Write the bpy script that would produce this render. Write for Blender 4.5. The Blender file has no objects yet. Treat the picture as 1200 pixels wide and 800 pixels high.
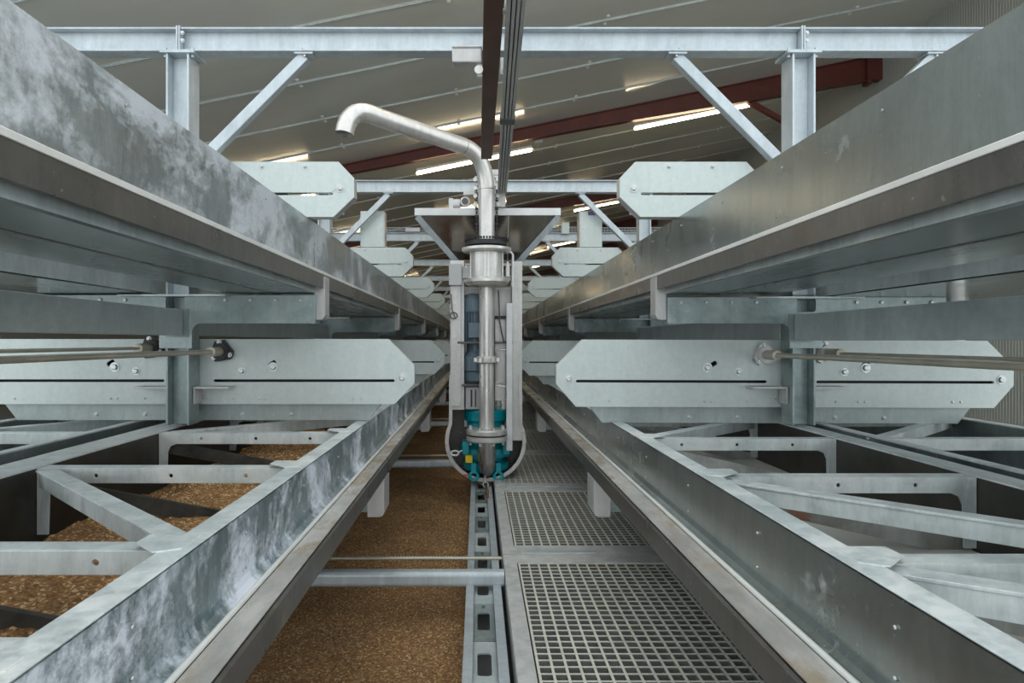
import bpy, math, random
from mathutils import Vector, noise
from mathutils.geometry import tessellate_polygon
random.seed(7)
C = bpy.context.scene
# ---------------------------------------------------------------- camera, world, exposure
K = 0.0032            # metres per layout unit; the camera sees 800 units as 800 px
H0 = 1.104            # eye height over the slab
S = 756.0             # bay length in units
NF = 7
cam = bpy.data.cameras.new('camera'); co = bpy.data.objects.new('camera', cam); C.collection.objects.link(co)
cam.sensor_width = 36; cam.lens = 24; cam.shift_x = 40/1200.0; cam.shift_y = 0.0
cam.clip_start = 0.02; cam.clip_end = 200
co.location = (0, 0, H0); co.rotation_euler = (math.pi/2, 0, 0)
C.camera = co
C.view_settings.view_transform = 'Standard'; C.view_settings.look = 'None'
C.view_settings.gamma = 1; C.view_settings.use_curve_mapping = False
C.view_settings.exposure = 0.18
W = bpy.data.worlds.new('added daylight'); C.world = W; W.use_nodes = True  # added sky fill, let in where the roof is left open
W.node_tree.nodes['Background'].inputs[0].default_value = (0.90, 0.97, 1.0, 1)
W.node_tree.nodes['Background'].inputs[1].default_value = 1.5
LAMP = 20.0

# ---------------------------------------------------------------- materials
def new_mat(name):
    m = bpy.data.materials.new(name); m.use_nodes = True
    nt = m.node_tree; b = nt.nodes['Principled BSDF']
    return m, nt, b
def N(nt, t, **kw):
    n = nt.nodes.new(t)
    for k, v in kw.items():
        if k in n.inputs.keys(): n.inputs[k].default_value = v
        else: setattr(n, k, v)
    return n
def coords(nt, scale=(1, 1, 1)):
    tc = nt.nodes.new('ShaderNodeTexCoord'); mp = nt.nodes.new('ShaderNodeMapping')
    mp.inputs['Scale'].default_value = scale
    nt.links.new(tc.outputs['Object'], mp.inputs['Vector']); return mp.outputs['Vector']
def ramp(nt, fac, stops):
    r = nt.nodes.new('ShaderNodeValToRGB'); el = r.color_ramp.elements
    while len(el) < len(stops): el.new(0.5)
    for e, (p, c) in zip(el, stops):
        e.position = p; e.color = tuple(c)+(1,) if len(c) == 3 else c
    nt.links.new(fac, r.inputs[0]); return r.outputs[0]
def g(v): return (v, v, v)
def mixc(nt, fac, a, b, mode='MIX'):
    m = nt.nodes.new('ShaderNodeMix'); m.data_type = 'RGBA'; m.blend_type = mode
    for s, v in ((0, fac), (6, a), (7, b)):
        if hasattr(v, 'default_value') or hasattr(v, 'is_linked'): nt.links.new(v, m.inputs[s])
        elif isinstance(v, (int, float)): m.inputs[s].default_value = v
        else: m.inputs[s].default_value = tuple(v)+(1,)
    return m.outputs[2]
def plain(name, col, rough=0.5, metal=0.0, spec=0.5, vary=0.12, scale=6, emit=None, bump=0):
    m, nt, b = new_mat(name)
    b.inputs['Roughness'].default_value = rough; b.inputs['Metallic'].default_value = metal
    b.inputs['Specular IOR Level'].default_value = spec
    v = coords(nt)
    n = N(nt, 'ShaderNodeTexNoise', Scale=scale, Detail=6.0, Roughness=0.65); nt.links.new(v, n.inputs['Vector'])
    c = ramp(nt, n.outputs[0], [(0.3, [x*(1-vary) for x in col]), (0.7, [min(1, x*(1+vary)) for x in col])])
    nt.links.new(c, b.inputs['Base Color'])
    if bump:
        bp = N(nt, 'ShaderNodeBump', Strength=bump, Distance=0.002); nt.links.new(n.outputs[0], bp.inputs['Height'])
        nt.links.new(bp.outputs[0], b.inputs['Normal'])
    if emit:
        b.inputs['Emission Color'].default_value = tuple(col)+(1,); b.inputs['Emission Strength'].default_value = emit
    return m
def galv(name, dark, light, rough=0.42, metal=0.55, big=2.5, stain=None, stain_lo=0.5, dirt=None, dirt_lo=0.6, stretch=(1, 1, 1), drip=0.14, spots=0.25, op=0.9):
    """zinc coated or stainless sheet: cloudy patches, fine spangle, optional chalky stain and brown dirt"""
    m, nt, b = new_mat(name)
    v = coords(nt, stretch); L = nt.links.new
    n1 = N(nt, 'ShaderNodeTexNoise', Scale=big, Detail=5.0, Roughness=0.6, Distortion=0.8); L(v, n1.inputs['Vector'])
    n2 = N(nt, 'ShaderNodeTexNoise', Scale=60.0, Detail=4.0, Roughness=0.7); L(v, n2.inputs['Vector'])
    c = ramp(nt, n1.outputs[0], [(0.32, dark), (0.68, light)])
    sp = ramp(nt, n2.outputs[0], [(0.3, g(0.94)), (0.7, g(1.05))])
    c = mixc(nt, 1.0, c, sp, 'MULTIPLY')
    mp2 = nt.nodes.new('ShaderNodeMapping'); mp2.inputs['Scale'].default_value = (9, 9, 1.6); L(v, mp2.inputs['Vector'])
    n3 = N(nt, 'ShaderNodeTexNoise', Scale=2.2, Detail=7.0, Roughness=0.75, Distortion=0.4); L(mp2.outputs[0], n3.inputs['Vector'])
    c = mixc(nt, 1.0, c, ramp(nt, n3.outputs[0], [(0.32, g(1-drip)), (0.62, g(1+drip*.6))]), 'MULTIPLY')
    n4 = N(nt, 'ShaderNodeTexNoise', Scale=55.0, Detail=2.0); L(v, n4.inputs['Vector'])
    c = mixc(nt, ramp(nt, n4.outputs[0], [(0.70, g(0)), (0.74, g(spots))]), c, (0.72, 0.72, 0.68))
    rr = ramp(nt, n1.outputs[0], [(0.3, g(max(0.05, rough-0.1))), (0.7, g(rough+0.1))])
    if stain:
        ns = N(nt, 'ShaderNodeTexNoise', Scale=3.2, Detail=9.0, Roughness=0.68, Distortion=0.5); L(v, ns.inputs['Vector'])
        nf = N(nt, 'ShaderNodeTexNoise', Scale=45.0, Detail=6.0, Roughness=0.75); L(v, nf.inputs['Vector'])
        ad = N(nt, 'ShaderNodeMath', operation='MULTIPLY_ADD'); L(nf.outputs[0], ad.inputs[0]); ad.inputs[1].default_value = 0.35
        L(ns.outputs[0], ad.inputs[2])
        f = ramp(nt, ad.outputs[0], [(stain_lo, g(0)), (stain_lo+0.14, g(op))])
        c = mixc(nt, f, c, stain)
        rr = mixc(nt, f, rr, g(0.8))
        mt = mixc(nt, f, g(metal), g(0.0)); L(mt, b.inputs['Metallic'])
    else:
        b.inputs['Metallic'].default_value = metal
    if dirt:
        nd = N(nt, 'ShaderNodeTexNoise', Scale=7.0, Detail=8.0, Roughness=0.7); L(v, nd.inputs['Vector'])
        f = ramp(nt, nd.outputs[0], [(dirt_lo, g(0)), (dirt_lo+0.1, g(0.8))])
        c = mixc(nt, f, c, dirt); rr = mixc(nt, f, rr, g(0.85))
    L(c, b.inputs['Base Color']); L(rr, b.inputs['Roughness'])
    bp = N(nt, 'ShaderNodeBump', Strength=0.08, Distance=0.004); L(n1.outputs[0], bp.inputs['Height']); L(bp.outputs[0], b.inputs['Normal'])
    return m
MT = {}
MT['galv'] = galv('galvanised steel', (0.42, 0.47, 0.50), (0.58, 0.63, 0.66), 0.42, 0.35, 3)
MT['galv_far'] = galv('galvanised steel flat', (0.42, 0.48, 0.5), (0.6, 0.66, 0.68), 0.5, 0.45, 3)
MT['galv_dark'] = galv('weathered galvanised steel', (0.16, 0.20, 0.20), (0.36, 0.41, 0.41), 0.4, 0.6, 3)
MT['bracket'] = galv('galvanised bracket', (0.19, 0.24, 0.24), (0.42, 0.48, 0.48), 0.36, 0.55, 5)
MT['beam'] = galv('galvanised box beam', (0.38, 0.43, 0.43), (0.54, 0.60, 0.60), 0.42, 0.3, 4, stretch=(1, .5, 1))
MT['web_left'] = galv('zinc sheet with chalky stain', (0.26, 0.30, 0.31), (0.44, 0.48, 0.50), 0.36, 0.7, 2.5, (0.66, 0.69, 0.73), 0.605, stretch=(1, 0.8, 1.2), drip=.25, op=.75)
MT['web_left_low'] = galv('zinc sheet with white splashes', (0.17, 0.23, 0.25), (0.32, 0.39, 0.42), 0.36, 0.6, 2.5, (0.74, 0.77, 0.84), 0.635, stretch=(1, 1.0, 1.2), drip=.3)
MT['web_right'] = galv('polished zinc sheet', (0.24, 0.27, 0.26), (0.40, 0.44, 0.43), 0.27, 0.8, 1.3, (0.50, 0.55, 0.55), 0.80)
MT['rail'] = galv('tray rail', (0.52, 0.58, 0.58), (0.76, 0.81, 0.81), 0.45, 0.3, 4, (0.74, 0.75, 0.72), 0.68, (0.42, 0.34, 0.24), 0.63, drip=.2)
MT['ledge'] = galv('stainless ledge with dry dirt', (0.48, 0.46, 0.43), (0.66, 0.64, 0.61), 0.42, 0.5, 5, None, 0.5, (0.36, 0.28, 0.19), 0.49, stretch=(1, 0.35, 1), drip=.2)
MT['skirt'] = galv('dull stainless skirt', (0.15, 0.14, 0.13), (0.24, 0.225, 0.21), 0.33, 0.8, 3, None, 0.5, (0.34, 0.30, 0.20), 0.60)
MT['bead'] = plain('pale bead', (0.80, 0.80, 0.77), 0.4, 0.3)
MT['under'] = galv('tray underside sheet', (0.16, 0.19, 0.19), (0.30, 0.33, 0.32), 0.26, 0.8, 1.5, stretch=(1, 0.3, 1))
MT['strip'] = galv('zinc edge strip', (0.48, 0.54, 0.54), (0.66, 0.72, 0.72), 0.45, 0.35, 4)
MT['plate'] = galv('pale grey green plate', (0.54, 0.60, 0.58), (0.60, 0.66, 0.64), 0.42, 0.2, 1.2, drip=.04, spots=.1)
MT['plate_dull'] = galv('grey sheet apron', (0.34, 0.39, 0.38), (0.46, 0.51, 0.50), 0.42, 0.4, 3)
MT['guard'] = galv('satin stainless guard', (0.46, 0.45, 0.44), (0.60, 0.59, 0.58), 0.4, 0.4, 4)
MT['stain'] = galv('stainless steel', (0.66, 0.64, 0.61), (0.76, 0.74, 0.71), 0.34, 0.6, 4)
MT['stain_dull'] = galv('stainless housing', (0.50, 0.49, 0.47), (0.66, 0.65, 0.63), 0.42, 0.5, 4, None, 0.5, (0.4, 0.34, 0.27), 0.68)
MT['hopper'] = galv('mirror stainless', (0.22, 0.20, 0.18), (0.34, 0.31, 0.28), 0.2, 0.95, 2)
MT['housing_in'] = galv('dark housing stainless', (0.10, 0.095, 0.085), (0.17, 0.16, 0.15), 0.45, 0.5, 4)  # dark stainless for the back of the round housing
MT['stain_dark'] = galv('dark stainless', (0.26, 0.25, 0.24), (0.42, 0.41, 0.39), 0.28, 0.85, 4)  # darker stainless for elbow, weld seams and inner panel
MT['bolt'] = plain('bright bolt', (0.52, 0.54, 0.54), 0.3, 0.8)
MT['black'] = plain('black steel', (0.03, 0.03, 0.03), 0.5)
MT['darkgrey'] = plain('dark grey plastic', (0.10, 0.10, 0.10), 0.45)
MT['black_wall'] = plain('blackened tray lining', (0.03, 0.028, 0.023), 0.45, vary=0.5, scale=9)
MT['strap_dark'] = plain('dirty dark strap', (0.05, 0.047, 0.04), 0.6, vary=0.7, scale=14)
MT['strap_rust'] = galv('stained strap', (0.20, 0.19, 0.17), (0.50, 0.52, 0.50), 0.5, 0.1, 5, None, .5, (0.27, 0.10, 0.05), 0.57)
MT['belt'] = plain('grey tray belt', (0.52, 0.51, 0.47), 0.55, vary=0.12, scale=5)
MT['rod'] = plain('cream steel rod', (0.46, 0.43, 0.35), 0.35, 0.5, vary=0.2)
MT['red'] = plain('red oxide paint', (0.12, 0.028, 0.020), 0.45, vary=0.3, scale=5)
MT['brownrail'] = plain('brown rail paint', (0.095, 0.045, 0.03), 0.5, vary=0.3)
MT['alu'] = plain('aluminium profile', (0.50, 0.51, 0.50), 0.42, 0.4)
MT['teal'] = plain('teal enamel', (0.0, 0.30, 0.36), 0.28, vary=0.2)
MT['blue'] = plain('blue grey enamel', (0.12, 0.17, 0.205), 0.4, vary=0.2)
MT['yellow'] = plain('yellow sticker', (0.8, 0.6, 0.02), 0.5)
MT['redcord'] = plain('red tag', (0.7, 0.05, 0.03), 0.5)
MT['white'] = plain('white enamel', (0.72, 0.72, 0.72), 0.4)
MT['greybox'] = plain('grey enclosure', (0.48, 0.48, 0.48), 0.45)
MT['purple'] = plain('violet print', (0.12, 0.10, 0.25), 0.5)
MT['tube'] = plain('lamp tube', (1.0, 0.80, 0.52), 0.4, emit=LAMP, vary=0)
MT['housing'] = plain('lamp housing', (0.75, 0.73, 0.68), 0.4)
MT['gr_frame'] = plain('grey walkway frame', (0.56, 0.56, 0.54), 0.5, vary=0.2, scale=20)
MT['rust'] = plain('rusty rod', (0.25, 0.11, 0.06), 0.7, vary=0.5)
def grating_mat():
    m, nt, b = new_mat('moulded grating'); v = coords(nt)
    n = N(nt, 'ShaderNodeTexNoise', Scale=14.0, Detail=8.0, Roughness=0.7); nt.links.new(v, n.inputs['Vector'])
    c = ramp(nt, n.outputs[0], [(0.3, (0.56, 0.54, 0.47)), (0.58, (0.74, 0.72, 0.62)), (0.72, (0.62, 0.44, 0.25))])
    nt.links.new(c, b.inputs['Base Color']); b.inputs['Roughness'].default_value = 0.6; return m
MT['grating'] = grating_mat()
MT['grating_body'] = plain('shade-darkened grating resin', (0.20, 0.20, 0.185), 0.6, vary=0.3, scale=20)  # resin colour darkened to paint the shade inside the grating cells
def substrate_mat(name, k=1.0):
    m, nt, b = new_mat(name); v = coords(nt); L = nt.links.new
    vo = N(nt, 'ShaderNodeTexVoronoi', Scale=170.0); L(v, vo.inputs['Vector'])
    n = N(nt, 'ShaderNodeTexNoise', Scale=90.0, Detail=8.0, Roughness=0.8); L(v, n.inputs['Vector'])
    nb = N(nt, 'ShaderNodeTexNoise', Scale=3.0, Detail=5.0, Roughness=0.6); L(v, nb.inputs['Vector'])
    c = ramp(nt, n.outputs[0], [(0.30, (0.045*k, 0.022*k, 0.008*k)), (0.46, (0.20*k, 0.10*k, 0.036*k)), (0.58, (0.37*k, 0.19*k, 0.07*k)), (0.72, (0.72*k, 0.53*k, 0.30*k))])
    sep = nt.nodes.new('ShaderNodeSeparateColor'); L(vo.outputs['Color'], sep.inputs[0])
    f = ramp(nt, sep.outputs[0], [(0.82, g(0)), (0.9, g(0.85))])
    c = mixc(nt, f, c, (0.62*k, 0.43*k, 0.22*k))
    sh = ramp(nt, nb.outputs[0], [(0.3, g(0.7)), (0.7, g(1.2))])
    c = mixc(nt, 1.0, c, sh, 'MULTIPLY')
    L(c, b.inputs['Base Color']); b.inputs['Roughness'].default_value = 0.85
    ad = N(nt, 'ShaderNodeMath', operation='ADD'); L(vo.outputs['Distance'], ad.inputs[0]); L(n.outputs[0], ad.inputs[1])
    bp = N(nt, 'ShaderNodeBump', Strength=0.9, Distance=0.006); L(ad.outputs[0], bp.inputs['Height']); L(bp.outputs[0], b.inputs['Normal'])
    return m
MT['substrate'] = substrate_mat('brown grain substrate', 1.6)
MT['substrate_low'] = substrate_mat('darker brown substrate', 1.15)  # darker brown than the tray substrate
def roof_mat():
    m, nt, b = new_mat('coated roof panel'); v = coords(nt, (0.35, 1, 1)); L = nt.links.new
    n = N(nt, 'ShaderNodeTexNoise', Scale=1.5, Detail=6.0, Roughness=0.6); L(v, n.inputs['Vector'])
    c = ramp(nt, n.outputs[0], [(0.3, (0.70, 0.71, 0.66)), (0.7, (0.80, 0.81, 0.76))]); L(c, b.inputs['Base Color'])
    b.inputs['Roughness'].default_value = 0.13; b.inputs['Metallic'].default_value = 0.1
    n2 = N(nt, 'ShaderNodeTexNoise', Scale=14.0, Detail=3.0); L(v, n2.inputs['Vector'])
    bp = N(nt, 'ShaderNodeBump', Strength=0.05, Distance=0.006); L(n2.outputs[0], bp.inputs['Height']); L(bp.outputs[0], b.inputs['Normal'])
    return m
MT['roof'] = roof_mat()
def ribbed_wall():
    m, nt, b = new_mat('ribbed wall cladding'); v = coords(nt); L = nt.links.new
    w = N(nt, 'ShaderNodeTexWave', Scale=8.0, Distortion=0.0); w.bands_direction = 'Y'; L(v, w.inputs['Vector'])
    c = ramp(nt, w.outputs[0], [(0.0, (0.42, 0.45, 0.43)), (0.6, (0.52, 0.55, 0.53)), (1.0, (0.56, 0.59, 0.57))]); L(c, b.inputs['Base Color'])
    b.inputs['Roughness'].default_value = 0.45
    bp = N(nt, 'ShaderNodeBump', Strength=0.4, Distance=0.01); L(w.outputs[0], bp.inputs['Height']); L(bp.outputs[0], b.inputs['Normal'])
    return m
MT['wall'] = ribbed_wall()
MT['concrete'] = plain('concrete', (0.36, 0.35, 0.33), 0.8, vary=0.25, scale=3)

# ---------------------------------------------------------------- mesh helpers (units -> metres)
ORG = {}
def norm3(a): return Vector(a).normalized()
class MB:
    def __init__(s): s.v = []; s.f = []; s.smooth = []
    def add(s, vs, fs, smooth=False):
        o = len(s.v); s.v += [tuple(p) for p in vs]
        for f in fs: s.f.append(tuple(i+o for i in f)); s.smooth.append(smooth)
    def box(s, x0, x1, y0, y1, z0, z1):
        x0, x1 = sorted((x0, x1)); y0, y1 = sorted((y0, y1)); z0, z1 = sorted((z0, z1))
        s.add([(x0, y0, z0), (x1, y0, z0), (x1, y1, z0), (x0, y1, z0), (x0, y0, z1), (x1, y0, z1), (x1, y1, z1), (x0, y1, z1)],
              [(0, 3, 2, 1), (4, 5, 6, 7), (0, 1, 5, 4), (1, 2, 6, 5), (2, 3, 7, 6), (3, 0, 4, 7)]); return s
    def prism(s, outer, a, b, axis='y', holes=()):
        loops = [list(outer)]+[list(h) for h in holes]
        flat = [p for l in loops for p in l]; n = len(flat)
        tris = tessellate_polygon([[Vector((p[0], p[1], 0)) for p in l] for l in loops])
        def q(p, t):
            return {'y': (p[0], t, p[1]), 'x': (t, p[0], p[1]), 'z': (p[0], p[1], t)}[axis]
        vs = [q(p, a) for p in flat]+[q(p, b) for p in flat]
        fs = [tuple(t) for t in tris]+[tuple(i+n for i in reversed(t)) for t in tris]
        o = 0
        for l in loops:
            m = len(l)
            for i in range(m):
                j = (i+1) % m; fs.append((o+i, o+j, o+j+n, o+i+n))
            o += m
        s.add(vs, fs); return s
    def obox(s, p0, p1, w, h, up=(0, 0, 1)):
        """bar from p0 to p1, width w across, height h along up, centred"""
        p0, p1 = Vector(p0), Vector(p1); d = (p1-p0).normalized(); side = d.cross(Vector(up)).normalized(); u = side.cross(d).normalized()
        vs = []
        for p in (p0, p1):
            for a, b in ((-1, -1), (1, -1), (1, 1), (-1, 1)): vs.append(p+side*a*w/2+u*b*h/2)
        s.add(vs, [(0, 1, 2, 3), (7, 6, 5, 4), (0, 4, 5, 1), (1, 5, 6, 2), (2, 6, 7, 3), (3, 7, 4, 0)]); return s
    def tube(s, pts, r, n=14, cap=True, hollow=False):
        pts = [Vector(p) for p in pts]; rs = r if isinstance(r, (list, tuple)) else [r]*len(pts)
        ref = None; rings = []
        for i, p in enumerate(pts):
            d = (pts[min(i+1, len(pts)-1)]-pts[max(i-1, 0)]).normalized()
            if ref is None:
                ref = d.orthogonal().normalized()
            ref = (ref-d*ref.dot(d)).normalized(); b = d.cross(ref)
            rings.append([p+(ref*math.cos(t)+b*math.sin(t))*rs[i] for t in [2*math.pi*k/n for k in range(n)]])
        vs = [q for rg in rings for q in rg]; fs = []
        for i in range(len(pts)-1):
            for k in range(n):
                a = i*n+k; c = i*n+(k+1) % n; fs.append((a, c, c+n, a+n))
        s.add(vs, fs, True)
        if cap: s.add(rings[0], [tuple(range(n-1, -1, -1))]); s.add(rings[-1], [tuple(range(n))])
        return s
    def cyl(s, p0, p1, r, n=20): return s.tube([p0, p1], r, n)
    def lathe(s, c, prof, n=28, axis='z'):
        """prof: (radius, height) pairs"""
        vs = []; 
        for r, h in prof:
            for k in range(n):
                t = 2*math.pi*k/n; a, b = r*math.cos(t), r*math.sin(t)
                vs.append({'z': (c[0]+a, c[1]+b, c[2]+h), 'y': (c[0]+a, c[1]+h, c[2]+b), 'x': (c[0]+h, c[1]+a, c[2]+b)}[axis])
        fs = []
        for i in range(len(prof)-1):
            for k in range(n):
                a = i*n+k; b = i*n+(k+1) % n; fs.append((a, b, b+n, a+n))
        s.add(vs, fs, False)
        s.add(vs[:n], [tuple(range(n))]); s.add(vs[-n:], [tuple(range(n))]); return s
    def sheet(s, prof, y0, y1, t=1.2):
        """open XZ polyline swept along y with thickness"""
        n = len(prof); off = []
        for i in range(n):
            a = Vector(prof[max(i-1, 0)]); b = Vector(prof[min(i+1, n-1)]); d = (b-a).normalized(); off.append((prof[i][0]-d.y*t, prof[i][1]+d.x*t))
        s.prism(list(prof)+off[::-1], y0, y1, 'y'); return s
    def build(s, name, mat, parent=None, bevel=0, loc=None):
        o0 = ORG.get(parent.name, (0, 0, 0)) if parent else (loc or (0, 0, -H0/K))
        me = bpy.data.meshes.new(name)
        me.from_pydata([((x-o0[0])*K, (y-o0[1])*K, (z-o0[2])*K) for x, y, z in s.v], [], s.f)
        me.polygons.foreach_set('use_smooth', s.smooth)
        me.materials.append(MT[mat] if isinstance(mat, str) else mat)
        me.validate(); me.update()
        import bmesh
        bm = bmesh.new(); bm.from_mesh(me); bmesh.ops.recalc_face_normals(bm, faces=bm.faces); bm.to_mesh(me); bm.free()
        o = bpy.data.objects.new(name, me); C.collection.objects.link(o)
        if parent: o.parent = parent
        else: o.location = (o0[0]*K, o0[1]*K, o0[2]*K+H0)
        ORG[o.name] = o0
        if bevel:
            b = o.modifiers.new('bevel', 'BEVEL'); b.width = bevel*K; b.segments = 2; b.limit_method = 'ANGLE'
        return o
def tag(o, label=None, cat=None, group=None, kind=None):
    if label: o['label'] = label
    if cat: o['category'] = cat
    if group: o['group'] = group
    if kind: o['kind'] = kind
    return o
def thing(name, u, label, cat, group=None):
    o = bpy.data.objects.new(name, None); C.collection.objects.link(o)
    o.location = (u[0]*K, u[1]*K, u[2]*K+H0); o.empty_display_size = 0.1
    ORG[o.name] = tuple(u); return tag(o, label, cat, group)
def copy_tree(o, parent=None):
    c = o.copy(); C.collection.objects.link(c); ORG[c.name] = ORG.get(o.name, (0, 0, 0))
    if parent: c.parent = parent
    for ch in list(o.children): copy_tree(ch, c)
    return c
def place(src, dy, label):
    c = copy_tree(src); c.location = (src.location.x, src.location.y+dy*K, src.location.z); c['label'] = label; return c
def hexbolt(mb, c, r, h, axis='y'): mb.lathe(c, [(r, 0), (r, -h), (r*.7, -h*1.1)], 6, axis); return mb
def bolt(parent, c, r=2.2, h=2.0, axis='y', wash=True):
    m = MB(); hexbolt(m, c, r, h, axis)
    if wash: m.lathe(c, [(r*1.5, 0), (r*1.5, -h*.25)], 14, axis)
    return m.build('bolt', 'bolt', parent)
def rrect(x0, x1, z0, z1, r, n=4):
    pts = []
    for cx, cz, a0 in ((x1-r, z1-r, 0), (x0+r, z1-r, 90), (x0+r, z0+r, 180), (x1-r, z0+r, 270)):
        for k in range(n+1):
            t = math.radians(a0+90*k/n); pts.append((cx+r*math.cos(t), cz+r*math.sin(t)))
    return pts
WHERE = ['nearest to the camera', 'second from the camera', 'third from the camera', 'fourth from the camera', 'fifth from the camera', 'sixth from the camera', 'seventh and farthest from the camera']
SIDE = {-1: 'left', 1: 'right'}
def m2u(y): return y/K

# ---------------------------------------------------------------- hall
ROOF0 = 2.69; SL = 0.205
def roof_z(x): return ROOF0+SL*x           # metres above the eye
XL, XR, YB, YE = -9.0, 5.3, 3.7, 33.0  # roof starts short: opening added so sky light reaches the near racks
def struct(mb, name, mat, kind='structure'): return tag(mb.build(name, mat), kind=kind)
m = MB(); m.prism([(XL/K, roof_z(XL)/K), (XR/K, roof_z(XR)/K), (XR/K, roof_z(XR)/K+40), (XL/K, roof_z(XL)/K+40)], YB/K, YE/K); ceiling = struct(m, 'ceiling', 'roof')
m = MB(); m.box(XL/K, XR/K, -3/K, YE/K, -H0/K-50, -H0/K); struct(m, 'floor', 'concrete')
m = MB(); m.box(XL/K-50, XL/K, 4.5/K, YE/K, -H0/K, roof_z(XL)/K+40); struct(m, 'wall_left', 'wall')
m = MB(); m.box(XR/K, XR/K+50, 3.0/K, YE/K, -H0/K, roof_z(XR)/K+40); struct(m, 'wall_right', 'wall')
m = MB(); m.box(XL/K, XR/K, YE/K, YE/K+50, -H0/K, roof_z(XR)/K); struct(m, 'wall_back', 'wall')
# seams and their screw heads, parts of the ceiling
ORG['ceiling'] = ORG[ceiling.name]
for i in range(-4, 26):
    if 7.22+i < YB+.05: continue
    y = (7.22+i*1.0)/K
    m = MB(); a = [(XL/K, roof_z(XL)/K), (XR/K, roof_z(XR)/K)]
    m.prism([(a[0][0], a[0][1]-4), (a[1][0], a[1][1]-4), (a[1][0], a[1][1]+2), (a[0][0], a[0][1]+2)], y-1.6, y+1.6)
    m.prism([(a[0][0], a[0][1]-1.5), (a[1][0], a[1][1]-1.5), (a[1][0], a[1][1]+2), (a[0][0], a[0][1]+2)], y-4.5, y+4.5)
    sm = m.build('roof_seam', 'strip', ceiling)
    if -3 <= i < 8:
        for k in range(-2, 4):
            x = -0.23+1.4*k
            for dy in (-24, 24):
                mm = MB(); mm.lathe((x/K, y+dy, roof_z(x)/K+1), [(6, 0), (6, -3), (3, -5)], 12); mm.build('screw_cap', 'white', sm)
# rafters
for r in range(5):
    yr = 9.0+5.6*r
    t = thing('roof_rafter', (0, yr/K, roof_z(0)/K), 'red oxide steel roof rafter, '+['nearest of the row, with a haunch at the right wall', 'second of the row, behind the hopper', 'third of the row', 'fourth of the row', 'farthest of the row'][r], 'rafter', 'red roof rafters')
    def h(x): return 0.13+0.05*max(0, (x+2)/3)+(0.07*max(0, (x-1.5)/3.5))
    xs = [-6, -2, 1.5, 5.1]
    for nm, y0, y1 in (('rafter_web', -6, 6),):
        m = MB(); m.prism([(x/K, roof_z(x)/K-2) for x in xs]+[(x/K, (roof_z(x)-h(x))/K) for x in xs[::-1]], yr/K-3, yr/K+3); m.build(nm, 'red', t)
    m = MB()
    for a, b in zip(xs, xs[1:]):
        za, zb = (roof_z(a)-h(a))/K, (roof_z(b)-h(b))/K
        m.prism([(a/K, za), (b/K, zb), (b/K, zb+3), (a/K, za+3)], yr/K-16, yr/K+16)
        m.prism([(a/K, roof_z(a)/K-5), (b/K, roof_z(b)/K-5), (b/K, roof_z(b)/K-1), (a/K, roof_z(a)/K-1)], yr/K-16, yr/K+16)
    m.build('rafter_flange', 'red', t)
    m = MB(); m.box(5.1/K, 5.16/K, yr/K-20, yr/K+20, (roof_z(5.1)-.36)/K, roof_z(5.1)/K-2); m.box(5.16/K, 5.3/K, yr/K-20, yr/K+20, (roof_z(5.1)-.30)/K, roof_z(5.1)/K-8); m.build('end_plate', 'red', t)
    m = MB(); m.obox((3.55/K, yr/K+25, (roof_z(3.55)-.20)/K), (5.25/K, yr/K+25, (roof_z(3.55)-1.15)/K), 20, 20, (0, 1, 0)); m.build('knee_brace', 'red', t)
# luminaires
lampn = 0
def luminaire(xc, y, label):
    x0, x1 = xc-.77, xc+.77
    z = lambda x: (roof_z(x)-.27)/K
    t = thing('strip_light', (xc/K, y/K, z(xc)), label, 'light', 'strip lights under the roof')
    m = MB(); m.obox((x0/K, y/K, z(x0)+12), (x1/K, y/K, z(x1)+12), 18, 11); m.build('housing', 'housing', t, 2)
    m = MB(); m.tube([(x0/K, y/K, z(x0)-1), (x1/K, y/K, z(x1)-1)], 5.5, 12); m.build('tube', 'tube', t)
    m = MB()
    for x in (xc-.6, xc+.6): m.cyl((x/K, y/K, z(x)+12), (x/K, y/K, roof_z(x)/K), 1.2, 6)
    m.build('hanger_rod', 'alu', t)
    m = MB(); m.box(x1/K+14, x1/K+44, y/K-12, y/K+12, z(x1)+28, z(x1)+48); m.tube([(x1/K, y/K, z(x1)+10), (x1/K+12, y/K, z(x1)-2), (x1/K+26, y/K, z(x1)+8), (x1/K+30, y/K, z(x1)+28)], 1.4, 8); m.build('junction_box', 'greybox', t)
XW = {-2.95: 'left', -.05: 'middle', 2.87: 'right'}
for r, y in enumerate((3.95, 9.15, 14.9, 20.6, 26.2)):
    for xc, w in XW.items():
        if r == 0 and w == 'left': continue
        rn = ['overhead by the nearest frame', 'behind the nearest red rafter', 'behind the second red rafter', 'behind the third red rafter', 'behind the fourth red rafter'][r]
        luminaire(xc, y, 'lit strip light '+rn+', '+w+' of its row')

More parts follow.
